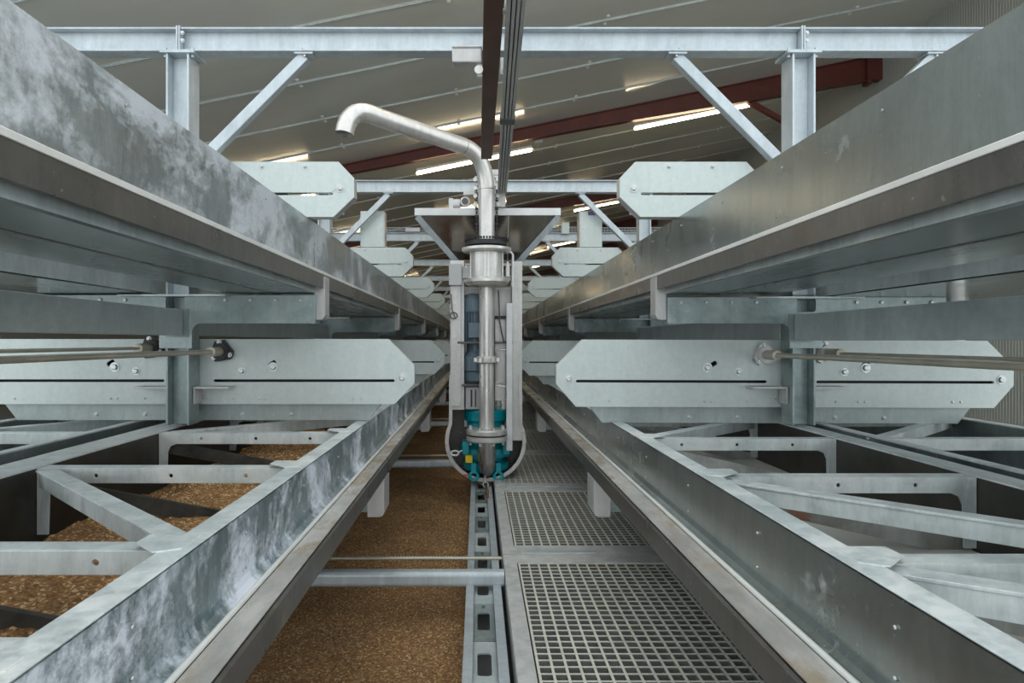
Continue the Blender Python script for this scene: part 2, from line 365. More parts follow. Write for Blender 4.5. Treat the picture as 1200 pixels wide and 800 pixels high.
# ---------------------------------------------------------------- steel frames
PC = {-1: -350.5, 1: 380.5}
Y0 = 800.0
def ibeam_x(m, x0, x1, y0, y1, z0, z1, t=2.2):
    ym = (y0+y1)/2
    m.box(x0, x1, y0, y1, z1-t, z1); m.box(x0, x1, y0, y1, z0, z0+t); m.box(x0, x1, ym-1, ym+1, z0+t, z1-t)
def make_frame():
    t = thing('steel_frame', (15, Y0, -98), '', 'frame', 'galvanised portal frames across the aisle')
    m = MB(); ibeam_x(m, PC[-1]+2.5, PC[1]-2.5, 799, 820, 340, 368); m.build('top_beam', 'galv', t, .6)
    m = MB(); ibeam_x(m, -900, PC[-1]-2.5, 799, 820, 340, 368); m.build('top_beam', 'galv', t, .6)
    m = MB(); ibeam_x(m, PC[1]+2.5, 930, 799, 820, 340, 368); m.build('top_beam', 'galv', t, .6)
    for s in (-1, 1):
        xc = PC[s]
        for za_, zb_, mt_ in ((55, 336, 'galv'), (-98, 55, 'bracket')):  # lower section in darker metal, painting the shade below the arm into its colour
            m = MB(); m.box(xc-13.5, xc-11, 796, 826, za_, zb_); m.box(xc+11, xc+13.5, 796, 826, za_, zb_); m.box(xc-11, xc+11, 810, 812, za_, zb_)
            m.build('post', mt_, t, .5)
        m = MB(); m.box(xc-20, xc+20, 794, 828, 336.2, 339.8); m.box(xc-2.3, xc-.4, 797, 822, 339.9, 369); m.box(xc+.4, xc+2.3, 797, 822, 339.9, 369); m.build('end_plate', 'galv', t, .3)
        for dx in (-16, 16):
            m = MB(); hexbolt(m, (xc+dx, 801, 336), 2.3, 3, 'z'); hexbolt(m, (xc+dx, 801, 341), 2.0, -3, 'z'); m.build('bolt', 'bolt', t)
        bolt(t, (xc+4.5, 799, 352), 1.8, 1.5)
        bolt(t, (xc+4.5, 799, 361), 1.8, 1.5)
        for q, dx, dz in ((-s, 146, 146), (s, 158, 158)):
            a = (xc+q*12, 810, 338-dz+10); b = (xc+q*dx, 810, 337)
            m = MB(); m.obox(a, b, 12.5, 12.5, (0, 1, 0)); m.build('brace', 'galv', t, 1)
            m = MB(); m.box(b[0]-11, b[0]+11, 800, 821, 337.4, 339.6); m.build('brace_plate', 'galv', t, .3)
            m = MB(); hexbolt(m, (b[0]+q*1, 803, 337.2), 1.8, 2.5, 'z'); hexbolt(m, (b[0]-q*3, 803, 342.5), 1.6, -2.5, 'z'); m.build('bolt', 'bolt', t)
        # cantilever bracket plate: T with filleted corners and a square hole over the post
        r = 11; zt, zb = {-1: 54, 1: 51.4}[s], 21; xa, xb = xc-160, xc+162
        pts = [(xa, zt), (xa, zb)]
        for k in range(6):
            a = math.radians(90-18*k); pts.append((xc-19-r+r*math.cos(a), zb-r+r*math.sin(a)))
        pts += [(xc-19, -8), (xc+19, -8)]
        for k in range(6):
            a = math.radians(180-18*k); pts.append((xc+19+r+r*math.cos(a), zb-r+r*math.sin(a)))
        pts += [(xb, zb), (xb, zt)]
        m = MB(); m.prism(pts, 791, 794.5, 'y', [rrect(xc-11, xc+11, zt-17, zt-1.5, 3)])
        m.box(xa, xb, 794.5, 818, zt-2.5, zt)
        for xx in (xa, xb-2.5): m.box(xx, xx+2.5, 794.5, 818, zb, zt-2.5)
        m.build('bracket_arm', 'bracket', t, .4)
        m = MB(); m.box(xc-62, xc+62, 780, 791, zt-2.2, zt); m.build('seat_plate', 'strip', t, .3)
        for k in range(4):
            for q in (-1, 1):
                bolt(t, (xc+q*(58+29*k), 791, zt-6), 2.2, 2, wash=False)
        # shelf brackets under the arm beside the post
        for q in (-1, 1):
            m = MB(); m.box(xc+q*14, xc+q*56, 806, 827, -56, -53.5); m.box(xc+q*14, xc+q*16.5, 806, 827, -74, -56); m.build('shelf_bracket', 'guard', t, .3)
            bolt(t, (xc+q*19, 827.5, -68), 2.0, 1.5)
        # lower post below the trays with its own arm
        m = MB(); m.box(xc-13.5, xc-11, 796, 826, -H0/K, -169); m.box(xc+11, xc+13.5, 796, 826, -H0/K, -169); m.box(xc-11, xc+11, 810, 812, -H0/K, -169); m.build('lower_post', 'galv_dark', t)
        ix = {-1: -124, 1: 150}[s]
        m = MB(); m.box(ix, xc-s*14, 812, 816, -203, -168.5); m.build('lower_arm', 'bracket', t, .4)
        # end guards hugging the tray lips
        lu = {-1: -178.4, 1: 207.4}[s]; ll = {-1: -108.6, 1: 134.6}[s]
        def guard(x0, w, z0, z1, y0, y1):
            r = 6; X = lambda d: x0+s*d
            p = [(X(0), z1), (X(0), z0+r), (X(1.8), z0+1.8), (X(r), z0), (X(w), z0), (X(w), z1)]
            m = MB(); m.prism(p, y0, y1); return m
        guard(lu, 13, 25, 76, 797, 821).build('end_guard', 'guard', t, .8)
        guard(ll-s*-1.0, 20, -206, -161.6, 800, 845).build('end_guard', 'guard', t, .8)
    return t
fr0 = make_frame()
frames = [fr0]; fr0['label'] = 'galvanised steel portal frame over the aisle, '+WHERE[0]
for k in range(1, NF): frames.append(place(fr0, k*S, 'galvanised steel portal frame over the aisle, '+WHERE[k]))

# ---------------------------------------------------------------- octagonal plates
def lower_plate(s):
    x0, x1 = {-1: (-626, -77), 1: (95, 650)}[s]; xc = PC[s]
    tilt = {-1: 0.0, 1: -0.003}[s]
    zt, zb = {-1: (3, -76), 1: (2.5, -79)}[s]
    ch = 32
    t = thing('side_plate', (xc, 830, zb), '', 'plate', SIDE[s]+' lower octagonal side plates')
    Z = lambda x, z: z+(x-x0)*tilt
    o = [(x0+ch, zt), (x1-ch, zt), (x1, zt-32), (x1, zt-54), (x1-24, zb), (x0+24, zb), (x0, zt-54), (x0, zt-32)]
    o = [(x, Z(x, z)) for x, z in o]
    def slot(a, b, z, r=1.7): return [(x, Z(x, zz)) for x, zz in rrect(a, b, z-r, z+r, r*.95)]
    zs = zt-50.5
    def ell(cx, cz): 
        return [(cx+dx*.8-dz*.5, Z(cx, cz)+dz*.8+dx*.5) for dx, dz in rrect(-5.5, 5.5, -3, 3, 2.8)]
    hs = [slot(x0+24, xc-30, zs), slot(xc+30, x1-24, zs), ell(xc-95 if s > 0 else xc+101, -27), ell(xc+90 if s > 0 else xc-95, -26)]
    m = MB(); m.prism(o, 828, 831, 'y', hs); m.build('face_plate', 'plate', t, .4)
    # folded rim and dark inner gearcase seen through the slots
    m = MB()
    for a, b in zip(o, o[1:]+o[:1]): m.obox((a[0]*.9995, 837, a[1]), (b[0]*.9995, 837, b[1]), 12, 1.4, (0, 1, 0)) if False else None
    m.prism(o, 831.2, 840, 'y', [[(xc+(x-xc)*.985, (zt+zb)/2+(z-(zt+zb)/2)*.94) for x, z in o]]); m.build('folded_rim', 'guard', t)
    m = MB(); m.prism([(xc+(x-xc)*.98, (zt+zb)/2+(z-(zt+zb)/2)*.9) for x, z in o], 846, 848); m.build('back_plate', 'black', t)
    m = MB(); p = [(x0+40, zb+2), (x1-40, zb+2), (x1-58, zb-21), (x0+58, zb-21)]; m.prism([(x, Z(x, z)) for x, z in p], 842, 844.5); m.build('apron', 'plate_dull', t, .3)
    zz = -44+(0 if s < 0 else -1)
    for bx, bz, r in ((x1-15, zz, 3.9), (x0+15, zz, 3.9), (xc+96-s*6, -31, 3.9), (xc-96-s*6, -31, 3.9), (xc+64, -36, 3.3), (xc-64, -36, 3.3)):
        bolt(t, (bx, 828, Z(bx, bz)), r, 3)
    for bx in (x0+64, x0+180, x0+188, x1-188, x1-180, x1-74, x1-64, xc+54, xc-54): bolt(t, (bx, 828, Z(bx, zb+7)), 1.5, 1.2, wash=False)
    for bx in (xc-120, xc-60, xc+60, xc+120): bolt(t, (bx, 842, Z(bx, zb-14)), 2.2, 1.8)
    return t
def upper_plate(s):
    x0, x1 = {-1: (-322, -150), 1: (172, 345)}[s]; zt, zb = 218, 151
    t = thing('tension_plate', ((x0+x1)/2, 830, zb), '', 'plate', SIDE[s]+' upper octagonal plates')
    o = [(x0+19, zt), (x1-19, zt), (x1, zt-20), (x1, zt-43), (x1-25, zb), (x0+25, zb), (x0, zt-43), (x0, zt-20)]
    m = MB(); m.prism(o, 828, 831, 'y', [rrect(x0+26, x1-26, zt-40.5, zt-37.5, 1.4)]); m.build('face_plate', 'plate', t, .5)
    cx, cz = (x0+x1)/2, (zt+zb)/2
    m = MB(); m.prism(o, 831.2, 846, 'y', [[(cx+(x-cx)*.97, cz+(z-cz)*.93) for x, z in o]]); m.build('folded_rim', 'guard', t)
    m = MB(); m.box(cx-70, cx+70, 846, 849, zb+6, zt-42.5); m.build('back_plate', 'plate_dull', t)
    for bx, bz, r in ((x1-17, zt-32, 3.6), (x0+17, zt-32, 3.6), (x1-60, zt-6, 1.8), (x0+60, zt-6, 1.8)): bolt(t, (bx, 828, bz), r, 3)
    # stand-off arm to the post behind it
    xp = PC[s]-s*14
    m = MB(); m.box(cx, xp, 849.2, 854, cz-8, cz+8); m.box(xp-s*3, xp, 826, 854, cz-8, cz+8); m.build('support_bar', 'galv_dark', t)
    m = MB(); m.box(cx-8, cx+8, 832, 848, 58, zb+2); m.build('foot_bar', 'galv_dark', t)
    return t
for s in (-1, 1):
    a = lower_plate(s); a['label'] = 'pale octagonal side plate behind the %s lower post, ' % SIDE[s]+WHERE[0]
    b = upper_plate(s); b['label'] = 'small pale octagonal plate above the %s upper tray, ' % SIDE[s]+WHERE[0]
    for k in range(1, NF):
        place(a, k*S, 'pale octagonal side plate behind the %s lower post, ' % SIDE[s]+WHERE[k])
        place(b, k*S, 'small pale octagonal plate above the %s upper tray, ' % SIDE[s]+WHERE[k])

# ---------------------------------------------------------------- trays
YT1 = 800+(NF-1)*S+330
P = {  # lip, web, far web, far flange end, lip z, top z
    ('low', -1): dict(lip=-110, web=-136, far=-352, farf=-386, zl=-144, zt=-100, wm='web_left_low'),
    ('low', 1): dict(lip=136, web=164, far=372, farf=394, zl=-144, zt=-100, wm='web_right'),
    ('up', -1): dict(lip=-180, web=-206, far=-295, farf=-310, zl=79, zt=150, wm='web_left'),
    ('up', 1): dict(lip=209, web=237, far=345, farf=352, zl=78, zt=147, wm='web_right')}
def tray(level, s):
    p = P[(level, s)]; lip, web, far, farf, zl, zt = (p[k] for k in ('lip', 'web', 'far', 'farf', 'zl', 'zt'))
    y0, y1 = 70, YT1
    t = thing('feeding_tray', ((lip+far)/2, y0, zl-22), 'long galvanised feeding tray, %s side of the aisle, %s tier' % (SIDE[s], 'lower' if level == 'low' else 'upper'), 'tray', 'long feeding trays beside the aisle')
    # side panel with its joints: one sheet per bay
    ys = [y0]+[Y0+60+k*S for k in range(NF)]+[y1]
    for a, b in zip(ys, ys[1:]):
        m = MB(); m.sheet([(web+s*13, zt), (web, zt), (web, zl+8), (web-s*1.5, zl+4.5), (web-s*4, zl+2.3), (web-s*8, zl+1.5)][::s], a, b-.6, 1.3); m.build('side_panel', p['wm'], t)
        if level == 'low':
            m = MB(); m.box(web-s*.8, web+s*13.5, a, b-.8, zt+1.2, zt+2.0); m.build('top_flange', 'rail', t, .3)
        for q in range(6):
            yy = a+(b-a)*(q+.5)/6
            for zz in (zt-12, zl+12):
                m = MB(); m.lathe((web-s*.2, yy, zz), [(.7, -1.0*s), (1.0, -.6*s), (1.0, 0)], 8, 'x'); m.build('rivet', 'bolt', t) if (level, q) != ('x', 0) and a < 2400 else None
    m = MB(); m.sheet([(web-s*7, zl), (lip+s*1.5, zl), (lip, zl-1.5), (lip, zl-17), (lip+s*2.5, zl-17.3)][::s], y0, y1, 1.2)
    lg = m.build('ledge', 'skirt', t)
    m = MB(); m.box(web-s*10, lip+s*1.5, y0, y1, zl+1.3, zl+1.9); m.build('ledge_top', 'ledge', t)
    m = MB(); m.tube([(web-s*8, y0, zl+2.6), (web-s*8, y1, zl+2.6)], 1.7, 8); m.build('edge_bead', 'bead', t)
    if level == 'up':
        m = MB(); m.box(lip-s*.6, lip+s*2, y0, y1, zl-1.2, zl+2.4); m.build('lip_strip', 'bead', t, .4)
    m = MB(); m.box(lip+s*10, lip+s*11.5, y0, y1, zl-21.5, zl-13.2); m.build('edge_strip', 'strip', t, .3)
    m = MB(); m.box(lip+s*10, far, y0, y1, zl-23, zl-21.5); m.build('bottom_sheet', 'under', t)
    m = MB(); m.box((lip+far)/2-3, (lip+far)/2+1, y0, y1, zl-23.4, zl-23); m.build('bottom_seam', 'skirt', t)
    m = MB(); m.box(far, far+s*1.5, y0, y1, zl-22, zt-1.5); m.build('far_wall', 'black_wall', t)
    m = MB(); m.box(far, farf, y0, y1, zt-1.5, zt); m.build('far_rail', 'rail', t, .3)
    if level == 'up':
        m = MB(); m.box(web+s*2, far-s*1, y0, y1, zl-14, zl-12.5); m.build('tray_floor', 'belt', t)
    else:
        if s > 0:
            m = MB(); m.box(web+s*2, far-s*1, y0, y1, zl-14, zl-12.5); m.build('tray_floor', 'belt', t)
        c = {-1: 648, 1: 608}[s]; h1, h2 = {-1: (104, 318), 1: (99.5, 298)}[s]
        bars = []; di = []
        for k in range(-1, NF):
            cc = c+k*S
            for o in (-h2, -h1, h1, h2): bars.append(cc+o)
            di += [(cc-h1, cc-h2), (cc-h2, cc-h2-130), (cc+h1, cc+h2)]
        nearx = web+s*2; farx = far-s*.5
        for yb in bars:
            if not (y0+15 < yb < y1-15): continue
            L = abs(farx-nearx); X = lambda d: nearx+s*d
            f = 9
            pts = [(X(0), zt-1), (X(0), zl-10), (X(8), zl-10), (X(10), zt-13-f)]
            pts += [(X(10+f*.3), zt-13-f*.3), (X(10+f), zt-13), (X(L-10-f), zt-13)]
            pts += [(X(L-10-f*.3), zt-13-f*.3), (X(L-10), zt-13-f), (X(L-9), zl-10), (X(L), zl-10), (X(L), zt-1)]
            m = MB(); m.prism(pts, yb, yb+1.8, 'y', [rrect(*sorted((X(L*fr)-1.6, X(L*fr)+1.6)), zt-8.6, zt-5.4, 1.5) for fr in (.22, .5, .78)]); m.box(X(0), X(L), yb+1.8, yb+15, zt-2.8, zt-1)
            m.build('cross_bar', 'rail', t, .35)
            m = MB(); m.prism([(web+s*4, yb-8), (web+s*15, yb-14), (web+s*30, yb+1), (web+s*30, yb+15), (web+s*4, yb+15)], zt+1.9, zt+2.6, 'z'); m.build('gusset_plate', 'rail', t, .2)
            zf = zl-12
            if s < 0: pa, pb = (farx, zt-16), (nearx, zl-12)
            else: pa, pb = (nearx+30, zt-17), (farx, zl-13)
            m = MB(); m.obox((pa[0], yb+7, pa[1]), (pb[0], yb+7, pb[1]), 4, 13, (0, 0, 1)); m.build('slanting_strap', 'strap_dark' if s < 0 else 'strap_rust', t)
        for ya, yf in di:      # ya aisle end, yf far end  (left trays run the other way)
            if s < 0: ya, yf = (yf, ya) if True else (ya, yf)
            if min(ya, yf) < y0+10 or max(ya, yf) > y1: continue
            ex = 11.0*(yf-ya)/abs(farx-nearx)
            m = MB(); a = (nearx+s*11, ya+6+ex, zt-2); b = (farx-s*9, yf+6-ex*.8, zt-2)
            m.obox(a, b, 14, 1.8); m.obox((a[0], a[1]-6.5, zt-8), (b[0], b[1]-6.5, zt-8), 1.8, 12); m.build('diagonal_brace', 'rail', t, .3)
    return t
trays = {k: tray(*k) for k in P}
def outer_tray(level, s):
    if level == 'low': a, b, z0, z1 = {-1: (-421, -596, -166, -100), 1: (411, 632, -166, -100)}[s]
    else: a, b, z0, z1 = {-1: (-384, -540, 57, 147), 1: (405, 655, 53, 147)}[s]
    y0, y1 = 70, YT1
    t = thing('outer_feeding_tray', ((a+b)/2, y0, z0), 'long feeding tray beyond the %s row of posts, %s tier' % (SIDE[s], 'lower' if level == 'low' else 'upper'), 'tray', 'outer feeding trays')
    m = MB(); m.box(a, a+s*1.5, y0, y1, z0+3 if level == 'low' else z0, z1); m.build('side_panel', 'galv_dark' if level == 'low' else 'strip', t)
    m = MB(); m.box(a-s*1, a+s*9, y0, y1, z1, z1+1.5); m.box(b+s*1, b-s*12, y0, y1, z1, z1+1.5); m.build('top_flange', 'rail', t)
    m = MB(); m.box(b, b-s*1.5, y0, y1, z0, z1); m.build('far_wall', 'galv_dark', t)
    m = MB(); m.box(a, b, y0, y1, z0-1.5, z0); m.build('bottom_sheet', 'under', t)
    m = MB(); m.box(a+s*3, b-s*3, y0, y1, z0+6, z0+7); m.build('tray_floor', 'belt', t)
    if level == 'low':
        c = {-1: 648, 1: 608}[s]; h1, h2 = {-1: (104, 318), 1: (99.5, 298)}[s]
        for k in range(-1, 5):
            for o in (-h2, -h1, h1, h2):
                yb = c+k*S+o
                if yb < y0+10: continue
                m = MB(); m.box(a+s*2, b-s*2, yb, yb+1.8, z1-13, z1-1); m.box(a+s*2, b-s*2, yb+1.8, yb+15, z1-2.8, z1-1); m.build('cross_bar', 'rail', t, .3)
            for o1, o2 in ((-h1, -h2), (h1, h2)):
                ya, yf = c+k*S+o1, c+k*S+o2
                if min(ya, yf) < y0+10: continue
                if s < 0: ya, yf = yf, ya
                m = MB(); m.obox((a+s*3, ya+6, z1-2), (b-s*3, yf+6, z1-2), 14, 1.8); m.obox((a+s*3, ya-.5, z1-8), (b-s*3, yf-.5, z1-8), 1.8, 12); m.build('diagonal_brace', 'rail', t)
    return t
for lv in ('low', 'up'):
    for s in (-1, 1): outer_tray(lv, s)
# stainless outlet pipe below the outer right tray
m = MB(); m.tube([(628, 905, -60), (628, 905, 51.4)], 15, 20); m.lathe((628, 905, 46), [(20, 0), (20, 4)], 20)
tag(m.build('outlet_pipe', 'stain', None, 0, (628, 905, -60)), 'stainless vertical outlet pipe under the outer right upper tray', 'pipe')

# ---------------------------------------------------------------- longitudinal beams between posts
for s in (-1, 1):
    xa, xb = {-1: (-341, -361), 1: (366, 388)}[s]; zt, zb = {-1: (37, 7), 1: (31, 1)}[s]
    src = None
    for k in range(NF):
        y1 = Y0-10.5+k*S; y0 = y1-(718 if k else 715)
        if k < 2:
            t = thing('bay_beam', ((xa+xb)/2, y0, zb), '', 'beam', 'longitudinal beams between the posts')
            m = MB(); m.box(xa, xa+s*1.8, y0, y1, zb, zt); m.box(xa+s*1.8, xb, y0, y1, zt-1.8, zt); m.box(xa+s*1.8, xb, y0, y1, zb, zb+1.8); m.box(xb, xb-s*1.8, y0, y1, zb+1.8, zt-1.8)
            m.build('beam_body', 'beam', t, .8); src = t
            m = MB(); m.box(xa-s*6, xb, y1, y1+1.8, zb-2, zt+1) ; m.build('end_plate', 'galv_dark', t)
        else: t = place(src, (k-1)*S, '')
        t['label'] = 'galvanised box beam along the %s posts at mid height, bay ' % SIDE[s]+WHERE[k]

# ---------------------------------------------------------------- drive shafts
for s, x, z, nm, rr_ in ((-1, -309, -12, 'inner left', 2.7), (-1, -393, -8, 'outer left', 1.8), (1, 346, -16, 'inner right', 2.9), (1, 420, -14, 'outer right', 1.7)):
    t = thing('drive_shaft', (x, 80, z), 'cream drive shaft running along the trays at eye level, '+nm, 'shaft', 'horizontal drive shafts')
    m = MB(); m.cyl((x, 80, z), (x, 800, z), rr_, 16); m.build('shaft', 'rod', t)
    m = MB(); m.lathe((x, 0, z), [(3.2, 788), (5.6, 788.5), (5.6, 816), (5.2, 817)], 20, 'y'); m.build('collar', 'rod', t)
    m = MB(); tri = []
    for k in range(3):
        a0 = math.radians(100+120*k)
        for d in (-22, 0, 22):
            a = a0+math.radians(d); tri.append((x+14*math.cos(a), z+14*math.sin(a)))
    m.prism(tri, 820, 827, 'y'); m.lathe((x, 0, z), [(10, 817), (10, 827)], 20, 'y'); hb = m.build('flange_bearing', 'black' if s < 0 else 'guard', t)
    for k in range(3):
        a = math.radians(100+120*k); bolt(hb, (x+11.5*math.cos(a), 820, z+11.5*math.sin(a)), 2, 2)

# ---------------------------------------------------------------- substrate
def heightfield(x0, x1, y0, y1, fn, nx, ny):
    m = MB(); vs = []; fs = []
    for j in range(ny+1):
        for i in range(nx+1):
            x = x0+(x1-x0)*i/nx; y = y0+(y1-y0)*j/ny; vs.append((x, y, fn(x, y)))
    for j in range(ny):
        for i in range(nx):
            a = j*(nx+1)+i; fs.append((a, a+1, a+nx+2, a+nx+1))
    m.add(vs, fs, True); return m
def nz(x, y, sc, z=0.0): return noise.fractal(Vector((x*sc, y*sc, z)), 0.7, 2.0, 5)
def fl(x, y):
    e = (x+349)/70.0 + 0.5*nz(x, y, 0.012)
    e = max(0, min(1, e)); e = e*e*(3-2*e)
    return -164+e*23+2.6*nz(x, y, 0.03, 5)+1.6*nz(x, y, 0.16, 3)
m = heightfield(-350.5, -139, 75, 2400, fl, 130, 900)
m.box(-350, -140, 75, YT1, -165.2, -164.2)
tag(m.build('tray_substrate', 'substrate'), 'brown grainy substrate lying in the left lower tray', 'substrate', kind='stuff')
m = heightfield(-560, -14, 60, 5600, lambda x, y: -325+3*nz(x, y, 0.01)+1.6*nz(x, y, 0.07, 2), 100, 900)
m.box(-560, -14, 60, 5600, -344, -331)
tag(m.build('floor_substrate', 'substrate_low'), 'dark brown substrate bed on the ground left of the walkway', 'substrate', kind='stuff')
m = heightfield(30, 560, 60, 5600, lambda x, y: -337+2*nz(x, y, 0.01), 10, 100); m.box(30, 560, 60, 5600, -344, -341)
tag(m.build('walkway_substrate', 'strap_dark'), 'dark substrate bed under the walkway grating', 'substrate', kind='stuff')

# ---------------------------------------------------------------- walkway gratings
ZG = -272
def grating_panel(y0, y1):
    x0, x1 = 32, 246
    t = thing('grating_panel', (x0, y0, ZG-14), '', 'grating', 'walkway gratings')
    m = MB(); m.prism([(x0, y0), (x1, y0), (x1, y1), (x0, y1)], ZG-2, ZG, 'z', [[(x0+16, y0+36), (x1-6, y0+36), (x1-6, y1-33), (x0+16, y1-33)]])
    m.box(x0, x0+1.5, y0, y1, ZG-30, ZG-2); m.box(x1-1.5, x1, y0, y1, ZG-30, ZG-2)
    m.box(x0+2, x1-2, y0, y0+1.5, ZG-18, ZG-2); m.build('frame', 'gr_frame', t, .4)
    m = MB(); m.prism([(x0+28, y0+4), (x0+120, y0+4), (x0+120, y0+14), (x0+52, y0+14), (x0+52, y0+24), (x0+28, y0+24)], ZG+.05, ZG+.9, 'z'); m.build('locking_tab', 'strip', t, .2)
    m = MB(); gx0, gx1, gy0, gy1 = x0+18.5, x1-7, y0+38, y1-35
    nx = round((gx1-gx0)/12); ny = round((gy1-gy0)/12)
    for i in range(nx+1):
        x = gx0+(gx1-gx0)*i/nx; m.box(x-1.0, x+1.0, gy0, gy1, ZG-11, ZG-.9)
    for j in range(ny+1):
        y = gy0+(gy1-gy0)*j/ny; m.box(gx0, gx1, y-.8, y+.8, ZG-11, ZG-1.1)
    gb = m.build('grid', 'grating_body', t)
    m = MB()
    for i in range(nx+1):
        x = gx0+(gx1-gx0)*i/nx; m.box(x-1.15, x+1.15, gy0, gy1, ZG-1, ZG-.2)
    for j in range(ny+1):
        y = gy0+(gy1-gy0)*j/ny; m.box(gx0, gx1, y-.95, y+.95, ZG-1.1, ZG-.5)
    m.build('lit_worn_rib_tops', 'grating', gb)  # worn tan tops, paler than the grid to paint light on the ribs
    m = MB()
    for q in (0.1, .9):
        y = y0+(y1-y0)*q; m.box(x0+8, x0+14, y-3, y+3, -345, ZG-2.2)
    m.build('stand', 'galv_dark', t)
    return t
gp = grating_panel(874, 1272.6)
GW = ['second panel from the camera', 'third panel from the camera, beside the pump', 'fourth panel from the camera', 'fifth panel', 'sixth panel', 'seventh panel', 'eighth panel', 'ninth panel', 'tenth panel', 'eleventh panel', 'farthest panel']
gp['label'] = 'grey walkway grating with tan ribs, '+GW[0]
c = copy_tree(gp); c.location.y -= 400*K; c['label'] = 'grey walkway grating with tan ribs, nearest panel at the bottom of the picture'
c = copy_tree(gp); c.location.y -= 800*K; c['label'] = 'grey walkway grating with tan ribs, right at the feet of the camera'
for i in range(1, 11):
    c = place(gp, 400*i+4, 'grey walkway grating with tan ribs, '+GW[i])
# cross tubes and threaded rods
m = MB()
ct = None
for k in range(NF):
    lab = 'galvanised cross tube over the ground substrate, '+WHERE[k]
    if ct is None:
        m = MB(); m.prism(rrect(798, 815, -288, -270, 5), -400, 31, 'x'); ct = tag(m.build('cross_tube', 'galv', None, 0, (-180, 806, -288)), lab, 'tube', 'cross tubes at walkway level')
        m = MB(); pts = []; rs = []
        for i in range(0, 236): pts.append((-400+i*1.83, 838, -266)); rs.append(3.1 if i % 2 else 1.4)
        m.tube(pts, rs, 8); rd = tag(m.build('threaded_rod', 'rod', None, 0, (-180, 838, -269)), 'dark threaded rod just behind the cross tube, '+WHERE[0], 'rod', 'threaded rods')
    elif k < NF:
        c = ct.copy(); C.collection.objects.link(c); c.location.y += k*S*K; c['label'] = lab
        if k < 3:
            c = rd.copy(); C.collection.objects.link(c); c.location.y += k*S*K; c['label'] = 'dark threaded rod just behind the cross tube, '+WHERE[k]

# ---------------------------------------------------------------- ground track with punched plates
t = thing('ground_track', (6, 60, -345), 'galvanised punched guide track on the ground beside the walkway', 'track')
m = MB(); m.box(-13.5, -4.5, 60, 5600, -288, -284.5); m.box(-13.5, -12, 60, 5600, -345, -288); m.box(17.5, 27, 60, 5600, -288, -284.5); m.box(25.5, 27, 60, 5600, -345, -288); m.build('side_rail', 'galv', t, .4)
y = 96.0
i = 0
while y < 2800:
    m = MB(); m.prism([(-4.5, y), (17.5, y), (17.5, y+94), (-4.5, y+94)], -294, -292.5, 'z', [rrect(-.5, 12.5, y+26, y+70, 3.5)])
    pl = m.build('punched_plate', 'strip' if i % 2 else 'bracket', t)
    if i % 2 == 0: m = MB(); m.lathe((6, y+84, -292.5), [(2, 0), (1.6, 3)], 8); m.build('stud', 'bolt', pl)
    y += 95; i += 1

# ---------------------------------------------------------------- overhead runway beam and aluminium rail
t = thing('runway_beam', (15, 60, 320), 'dark brown runway beam hung along the middle of the aisle', 'beam')
m = MB(); m.box(5.5, 25, 60, 1200, 320, 323); m.box(13.5, 16, 60, 1200, 323, 337); m.box(5.5, 25, 60, 1200, 337, 339.8); m.build('beam_body', 'brownrail', t, .4)
for yk in (797,):
    m = MB(); m.box(-30, 5, yk-10, yk+10, 322, 340); m.box(-30, 5, yk-12, yk+12, 338, 341); mm = m.build('clamp_box', 'guard', t, 2)
    m = MB(); m.box(-1, 5, yk-4, yk+4, 308, 322); m.lathe((1, yk-5, 314), [(5, 0), (5, -4)], 12, 'y'); m.build('clamp_roller', 'stain', t)
t = thing('energy_rail', (46, 1360, 296), 'ribbed aluminium energy rail sloping down towards the hopper', 'rail')
def rp(f, dx=0, dz=0): return (34+f*13+dx, 560+f*800+0, 323-f*27+dz)
for dx, mt, w in ((-6.4, 'alu', 4.2), (-1.3, 'alu', 3.4), (3.3, 'alu', 3.2), (8, 'alu', 4.2)):
    m = MB(); m.obox(rp(0, dx), rp(1, dx), w, 7); m.build('profile', mt, t, .5)
m = MB(); m.obox(rp(0, .8, 2.2), rp(1, .8, 2.2), 17, 2); m.build('backing', 'black', t)
m = MB(); m.obox(rp(.475, .8, -.5), rp(.5, .8, -.5), 21, 9); m.build('joint_cover', 'darkgrey', t, .4)
for f in (.12, .30):
    m = MB(); m.obox(rp(f, -9, 8), rp(f+.01, -9, 8), 5, 20); m.build('hanger_clip', 'alu', t)

# ---------------------------------------------------------------- pump carriage
YM = 1360.0
def px(x, y=YM): return (x-560)*y/800
def pz(v, y=YM): return (400-v)*y/800
T = thing('feeding_machine', (15, YM+30, -284), 'feeding machine on the track: steel hopper, swan neck pipe, blue motor and teal pump', 'machine')
yp = 1330.0; X0 = px(570.3, yp); R1 = 9.3*yp/800
# swan neck
end = 1130.0
def bez(a, b, c_, n):
    a, b, c_ = Vector(a), Vector(b), Vector(c_); return [a*(1-t)**2+b*2*t*(1-t)+c_*t*t for t in [i/n for i in range(n+1)]]
pA = (X0, yp, pz(290, yp)); pB = (X0, yp, pz(222, yp)); pC = (px(570, yp), yp-4, pz(183, yp)); pD = (px(543, 1300), 1300, pz(171, 1300))
pE = (px(441, 1165), 1165, pz(136.5, 1165)); pF = (px(408, 1138), 1138, pz(121, 1138)); pG = (px(403.5, 1134), 1134, pz(157, 1134))
path = [Vector(pA)]+bez(pB, pC, pD, 10)+bez(pE, pF, pG, 9)
m = MB(); m.tube(path, R1, 24, cap=False); inner = [p for p in path[-6:]]; m.tube(inner, R1*.88, 24, cap=False); m.build('swan_neck_pipe', 'stain', T)
m = MB()
for i in (1, 11): m.tube([path[i], path[i]+(path[i+1]-path[i]).normalized()*1.2], R1*1.02, 24)
m.build('weld_seam', 'stain_dark', T)
ydir = (path[-1]-path[-2]).normalized()
